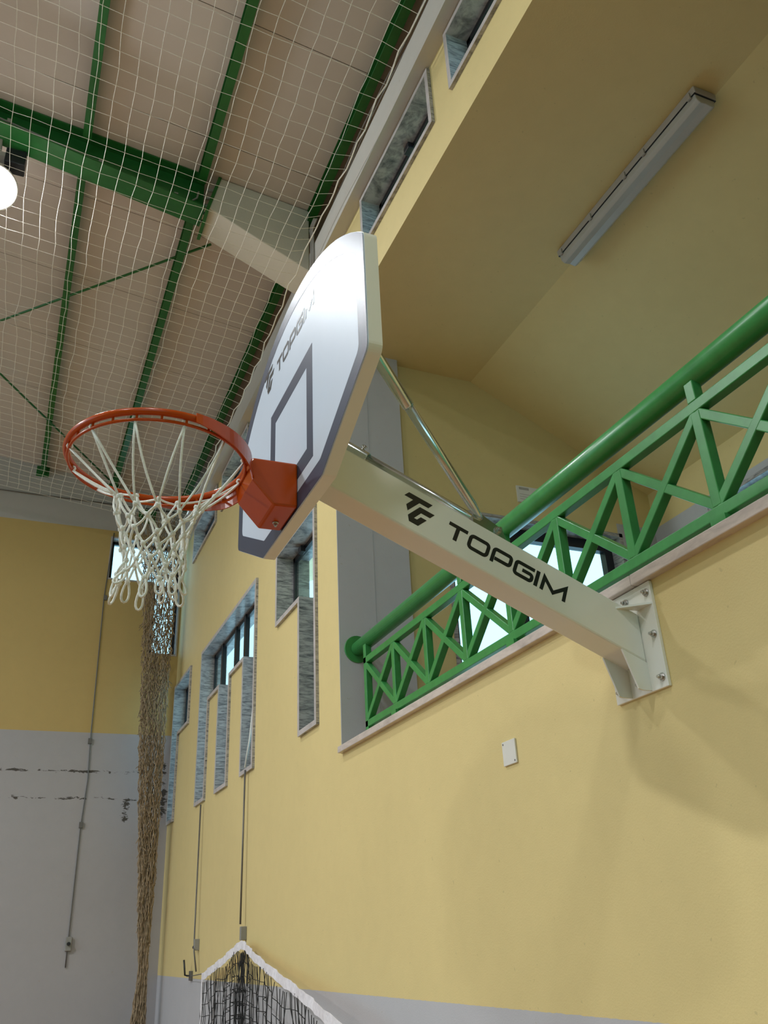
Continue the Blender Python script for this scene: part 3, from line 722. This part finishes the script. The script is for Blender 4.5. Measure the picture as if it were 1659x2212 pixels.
def cordpts(p, q, bow, n=5):
    out = []
    side = Vector((rnd.uniform(-1,1), rnd.uniform(-1,1), rnd.uniform(-0.4,0.4)))
    for k in range(n + 1):
        f = k / n; c = p.lerp(q, f) + side * (bow * math.sin(math.pi * f)) + Vector((0, 0, -bow * 0.6 * math.sin(math.pi * f))); out.append(c)
    return out
for j in range(len(rows) - 1):
    for i in range(NH):
        p = rows[j][i]
        for q in (rows[j+1][i], rows[j+1][i-1]):
            net.tube(cordpts(p, q, 0.006 if j == 0 else 0.005), CR, 6)
    for p in rows[j+1]:
        net.ball(p, 0.0068, 8, (1, 1, 1.15))
        net.tube([p + Vector((0.004*math.cos(a), 0.004*math.sin(a), 0.003*math.sin(2*a))) * 1.1 for a in [2*math.pi*k/8 for k in range(8)]], 0.0029, 5, closed=True)
for i in range(NH):   # hook wraps and bottom loops
    p = rows[0][i]; net.tube([p + Vector((0, 0, 0.006)) + Vector((0.006*math.cos(a), 0, 0.006*math.sin(a))) for a in [2*math.pi*k/8 for k in range(8)]], CR, 6, closed=True)
    b = rows[-1][i]; out = Vector((b.x - CXN, b.y - 1.99, 0)).normalized(); tang = Vector((-out.y, out.x, 0)); Ls = rnd.uniform(0.036, 0.060); wd = rnd.uniform(0.011, 0.019); o_ = rnd.uniform(0.0, 0.022)
    tw = rnd.uniform(-0.9, 0.9); tang = (tang * math.cos(tw) + out * math.sin(tw))
    net.tube([b + tang * (wd * math.sin(2*math.pi*k/14) * (0.45 + 0.55*(1 - math.cos(2*math.pi*k/14))/2)) + Vector((0,0,-1)) * (Ls * (1 - math.cos(2*math.pi*k/14))/2) + out * (o_ * (1 - math.cos(2*math.pi*k/14))/2) for k in range(14)], CR, 6, closed=True)
part('hoop_net', net, M['cord'], hoop, label='white cord net', fix=False)

# ------------------------------------------------------------------ overhead safety net
sn = MB(); r2 = random.Random(11)
NX, NY = 30, 71; DX, DY = 0.1165, 0.12; X0, Y0 = -0.20, 1.20
cx_, cy_ = -2.27, 6.42
G = [[None] * NY for _ in range(NX)]
for i in range(NX):
    for j in range(NY):
        x = X0 - DX * i; yy = Y0 + DY * j; z = 6.5 - 0.123 * (x + 0.2)
        x += 0.004 * math.sin(j * 1.3 + i * 0.4) + 0.01 * math.sin(j * 0.33) + r2.uniform(-0.004, 0.004); yy += r2.uniform(-0.006, 0.006) - 0.02 * i / NX * 5 * 0.2
        z += -0.03 * math.sin(i / NX * 3.0) + 0.006 * math.sin(j * 0.5 + i * 0.3)
        if i == 0: z += 0.10 * math.exp(-((yy - 4.3) / 0.9) ** 2) - 0.03; x += 0.009 * math.sin(j * 2.1)
        d = math.hypot(x - cx_, yy - cy_)
        if d < 0.5: k_ = 0.55 * math.exp(-(d / 0.20) ** 2); x += (cx_ - x) * k_; yy += (cy_ - yy) * k_
        G[i][j] = Vector((x, yy, z))
for i in range(NX): sn.tube(G[i], 0.0019 if i else 0.005, 4, caps=False, smooth=False)
for j in range(NY): sn.tube([G[i][j] for i in range(NX)], 0.0019, 4, caps=False, smooth=False)
solo('safety_net', sn, M['netcord'], (-1.8, 5.5, 6.6), 'white square mesh safety net stretched under the roof', 'net', fix=False)
# support wires along the cornice
for zz, xx, lab in ((6.80, -0.11, 'lower steel wire running above the pale cornice beam'), (6.90, -0.05, 'upper steel wire running above the pale cornice beam')):
    pts = [(xx + 0.008*math.sin(q*1.7), NEAR + 0.3 + q*0.36, zz + 0.012*math.sin(q*0.9)) for q in range(32)]
    solo('net_wire', MB().tube(pts, 0.0045, 5), M['cable'], (xx, 2, zz), lab, 'wire', 'wires above the cornice')
for q, (yy, zt_) in enumerate(((4.83, 6.93), (4.80, 6.90), (4.77, 6.87))):
    solo('wall_conduit', MB().tube([(-0.105, yy, 6.50), (-0.105, yy, zt_ - 0.05), (-0.115, yy - 0.01, zt_ - 0.01), (-0.12, yy - 0.06, zt_), (-0.12, yy - 0.13, zt_ + 0.005)], 0.007, 6), M['conduit'], (-0.105, yy, 6.5),
         ['thin bent conduit nearest the white corbel', 'thin bent conduit between two others beside the white corbel', 'thin bent conduit of three, farthest from the white corbel'][q], 'conduit', 'bent conduits beside the corbel')

# ------------------------------------------------------------------ gathered divider net hanging in the far corner
bn = MB(); r3 = random.Random(5)
prof3 = [(6.78, -0.46, 0.36), (6.5, -0.42, 0.26), (6.1, -0.36, 0.195), (5.55, -0.33, 0.18), (4.8, -0.315, 0.155), (3.96, -0.30, 0.135), (3.2, -0.27, 0.11), (2.53, -0.245, 0.083), (1.95, -0.228, 0.055), (1.68, -0.218, 0.042), (1.4, -0.225, 0.06), (0.9, -0.24, 0.085), (0.35, -0.25, 0.10)]
def pf(z):
    for (z1, c1, w1), (z0, c0, w0) in zip(prof3[:-1], prof3[1:]):
        if z <= z1 and z >= z0: f = (z - z0)/(z1 - z0); return c0 + (c1-c0)*f, w0 + (w1-w0)*f
    return prof3[-1][1:]
NS = 64
for q in range(NS):
    u = (q + 0.5)/NS*2 - 1; v = r3.uniform(-1, 1); ph = r3.uniform(0, 6.28); pts = []
    zz = 6.74
    k = 0
    while zz > 0.35:
        c, w = pf(zz); amp = 0.022 * min(1, w/0.12)
        pts.append((c + u*w + amp*math.sin(k*2.3 + ph)*r3.uniform(0.3, 1), 9.92 + v*w*0.55 + 0.015*math.sin(k*1.7 + ph*2), zz)); zz -= 0.075; k += 1
    bn.tube(pts, 0.0042, 4, caps=False, smooth=False)
for q in range(1300):
    zz = r3.uniform(0.4, 6.6); c, w = pf(zz); u = r3.uniform(-1, 1); v = r3.uniform(-1, 1)
    bn.tube([(c + u*w, 9.92 + v*w*0.55, zz), (c + (u + r3.uniform(-0.35, 0.35))*w, 9.92 + v*w*0.55 + r3.uniform(-.02, .02), zz - r3.uniform(0.02, 0.10))], 0.0040, 4, caps=False, smooth=False)
solo('divider_net', bn, M['oldnet'], (-0.25, 9.92, 0.35), 'brown court divider net gathered into a hanging bundle in the far corner', 'net', fix=False)

# ------------------------------------------------------------------ far wall cable
t = thing('wall_cable', (-0.925, FAR, 1.75), 'dark cable hanging down the end wall with a small switch box', 'cable')
part('cable', MB().tube([(-0.90, FAR - 0.012, 6.63), (-0.94, FAR - 0.012, 5.75), (-0.93, FAR - 0.012, 4.8), (-0.922, FAR - 0.012, 4.02), (-0.905, FAR - 0.012, 3.6), (-0.928, FAR - 0.012, 3.1), (-0.93, FAR - 0.012, 1.98), (-0.93, FAR - 0.012, 1.75)], 0.0065, 6), M['cable'], t)
part('switch_box', MB().box((-0.955, FAR - 0.035, 1.90), (-0.895, FAR, 2.03)), M['box'], t, 0.004)
part('knob', MB().cyl((-0.925, FAR - 0.035, 1.965), (-0.925, FAR - 0.06, 1.965), 0.018, 10), M['blackmetal'], t)
for zz in (5.75, 4.02, 3.12): part('clip', MB().box((-0.945, FAR - 0.024, zz - 0.03), (-0.905, FAR, zz + 0.03)), M['cable'], t)

# ------------------------------------------------------------------ pulley ropes on the long wall
def pulley(y_top, z_top, y_box, z_box, lab, tail=None, knob=True, topx=-0.03):
    t = thing('pulley_rope', (-0.03, y_box, z_box), lab, 'rope', 'pulley ropes on the yellow wall')
    pts = [(topx, y_top, z_top), (-0.04, y_box + 0.02, z_box + 0.06)]
    if tail: pts += [(-0.045, y_box - 0.02, z_box - 0.05), tail]
    part('rope', MB().tube(pts, 0.007, 6), M['cable'], t)
    part('pulley_box', MB().box((-0.045, y_box - 0.018, z_box - 0.045), (0.0, y_box + 0.018, z_box + 0.045)), M['box'], t, 0.004)
    if knob: part('knob', MB().cyl((-0.03, y_box + 0.018, z_box - 0.01), (-0.03, y_box + 0.07, z_box - 0.02), 0.014, 8), M['blackmetal'], t)
pulley(8.39, 3.07, 8.32, 1.895, 'steel rope with a small box hanging from the left slot of the wide window', (-0.03, 8.25, 1.69))
pulley(6.76, 3.10, 6.72, 1.95, 'steel rope running down to the peak of the volleyball net', None, False)
solo('white_cord', MB().tube([(0.05, 6.66, 4.30), (0.03, 6.72, 3.8), (0.0, 6.75, 3.35), (-0.03, 6.765, 3.12)], 0.008, 6), M['cord'], (-0.03, 6.765, 3.12), 'white cord slanting down inside the right slot of the wide window', 'cord')
t = thing('wall_hook', (0.0, 8.56, 1.654), 'small dark cleat hook on the wall left of the volleyball net', 'hook')
part('plate', MB().box((-0.02, 8.52, 1.615), (0.0, 8.60, 1.69)), M['cable'], t); part('peg', MB().tube([(-0.015, 8.56, 1.65), (-0.06, 8.57, 1.66), (-0.075, 8.57, 1.78)], 0.009, 6), M['blackmetal'], t)

# ------------------------------------------------------------------ volleyball net stored on the wall
t = thing('volleyball_net', (-0.15, 6.5, 0.7), 'black volleyball net with white top tape hung up on the wall', 'net')
path = [(-0.10, 7.66, 1.690), (-0.10, 7.35, 1.745), (-0.09, 7.05, 1.80), (-0.085, 6.75, 1.865), (-0.08, 6.55, 1.905), (-0.085, 6.42, 1.895), (-0.11, 6.15, 1.845), (-0.14, 5.75, 1.785), (-0.17, 5.3, 1.722), (-0.20, 4.85, 1.665), (-0.235, 4.4, 1.600), (-0.27, 3.9, 1.52), (-0.30, 3.4, 1.42)]
def along(f):
    n = len(path) - 1; i = min(int(f * n), n - 1); g_ = f * n - i; return Vector(path[i]).lerp(Vector(path[i+1]), g_)
tp = MB(); NT_ = 90; vs = []; fs = []
r4 = random.Random(9)
for k in range(NT_ + 1):
    p = along(k / NT_); wv = 0.006*math.sin(k*0.9) + 0.004*math.sin(k*2.3)
    for dx_, dz_ in ((-0.001 + wv, 0.0), (0.001 + wv, 0.0), (0.001 + wv*0.4, -0.054), (-0.001 + wv*0.4, -0.054 + 0.004*math.sin(k*1.7))): vs.append((p.x + dx_, p.y, p.z + dz_))
for k in range(NT_):
    for q in range(4): fs.append((k*4 + q, (k+1)*4 + q, (k+1)*4 + (q+1) % 4, k*4 + (q+1) % 4))
fs += [(0,1,2,3), (NT_*4+3, NT_*4+2, NT_*4+1, NT_*4)]
part('top_tape', tp.add(vs, fs, False), M['tape'], t)
part('side_tape', MB().box((-0.106, 7.63, 0.75), (-0.096, 7.67, 1.69)), M['tape'], t)
part('tie_cord', MB().tube([(-0.10, 7.66, 1.685), (-0.06, 8.25, 1.66), (-0.05, 8.53, 1.65)], 0.004, 6), M['cable'], t)
mesh_ = MB(); cols = []
f = 0.0
while f < 1.0:
    p = along(f); x_off = r4.uniform(-0.03, 0.03); c = []
    for q in range(13):
        d = 0.06 + q * 0.078; c.append(Vector((p.x + x_off * min(1, q/3) + r4.uniform(-0.006, 0.006), p.y + r4.uniform(-0.012, 0.012), p.z - d - 0.02*math.sin(f*40))))
    cols.append(c); near = abs(f - 4.3/12) < 0.03
    f += 0.0045 if near else r4.uniform(0.007, 0.014)
for c in cols: mesh_.tube(c, 0.0024, 4, caps=False, smooth=False)
for q in range(1, 13): mesh_.tube([c[q] for c in cols], 0.0024, 4, caps=False, smooth=False)
part('net_mesh', mesh_, M['blackcord'], t, kind='stuff', fix=False)

# ------------------------------------------------------------------ small things
t = thing('cover_plate', (-0.006, 2.852, 2.437), 'blank white electrical cover plate screwed to the yellow wall', 'cover plate')
part('plate', MB().box((-0.008, 2.805, 2.437), (0.0, 2.900, 2.527)), M['plastic'], t, 0.002)
for yy, zz in ((2.890, 2.517), (2.815, 2.447)): part('screw', MB().cyl((-0.0085, yy, zz), (-0.006, yy, zz), 0.004, 8), M['cable'], t)
t = thing('wall_sign', (1.58, 4.745, 4.71), 'small white notice above the gallery door', 'sign')
part('plate', MB().box((1.455, 4.735, 4.71), (1.71, 4.745, 4.845)), M['plastic'], t)
part('print', MB().box((1.475, 4.734, 4.815), (1.56, 4.735, 4.835)).box((1.475, 4.734, 4.735), (1.69, 4.735, 4.738)).box((1.475, 4.734, 4.755), (1.69, 4.735, 4.758)).box((1.475, 4.734, 4.775), (1.69, 4.735, 4.778)), M['housing'], t)
# fluorescent fitting on the gallery ceiling
t = thing('fluorescent_light', (1.117, 2.67, OPT), 'long unlit fluorescent fitting on the gallery ceiling', 'light fitting')
fx, fy0, fy1 = 1.087, 2.035, 3.30
part('housing', MB().prism([(-0.075, 0), (0.075, 0), (0.07, -0.045), (-0.07, -0.045)], (fx, fy0, OPT), (1,0,0), (0,0,1), (0, fy1 - fy0, 0)), M['housing'], t, 0.006)
part('diffuser', MB().prism([(-0.066, -0.047), (0.066, -0.047), (0.06, -0.082), (0.040, -0.098), (0.0, -0.092), (-0.040, -0.098), (-0.06, -0.082)], (fx, fy0 + 0.012, OPT), (1,0,0), (0,0,1), (0, fy1 - fy0 - 0.024, 0)), M['diffuser'], t, 0.004)
part('gasket', MB().box((fx - 0.071, fy0 + 0.006, OPT - 0.048), (fx + 0.071, fy1 - 0.006, OPT - 0.044)), M['blackmetal'], t)
c0 = None
for yy in (2.08, 2.45, 2.62, 2.95, 3.26):
    for sx in (-1, 1):
        mb = MB().box((fx + sx*0.070, yy - 0.012, OPT - 0.058), (fx + sx*0.080, yy + 0.012, OPT - 0.02))
        part('clip', mb, M['housing'], t)

solo('net_wire', MB().tube([(-3.6, FAR - 0.02, 7.03), (-2.0, FAR - 0.02, 7.022), (-0.1, FAR - 0.02, 7.03)], 0.007, 6), M['cable'], (-2.0, FAR - 0.02, 7.02), 'dark wire stretched across the grey band at the top of the end wall', 'wire')
t = thing('wall_bracket', (-0.5, FAR, 6.82), 'green steel bracket high on the end wall behind the hoop net', 'bracket')
part('plate', MB().box((-0.62, FAR - 0.012, 6.82), (-0.40, FAR, 7.02)), M['green'], t); part('shelf', MB().box((-0.60, FAR - 0.12, 6.90), (-0.42, FAR - 0.012, 6.93)), M['green'], t)
for wname, lp in (('window_1', (0.095, 5.70, 4.545)), ('window_5', (0.095, 3.45, 6.42))):
    part('latch', MB().box((lp[0] - 0.02, lp[1] - 0.035, lp[2] - 0.02), (lp[0] + 0.02, lp[1] + 0.035, lp[2] + 0.03)), M['blackmetal'], bpy.data.objects[wname], 0.004)
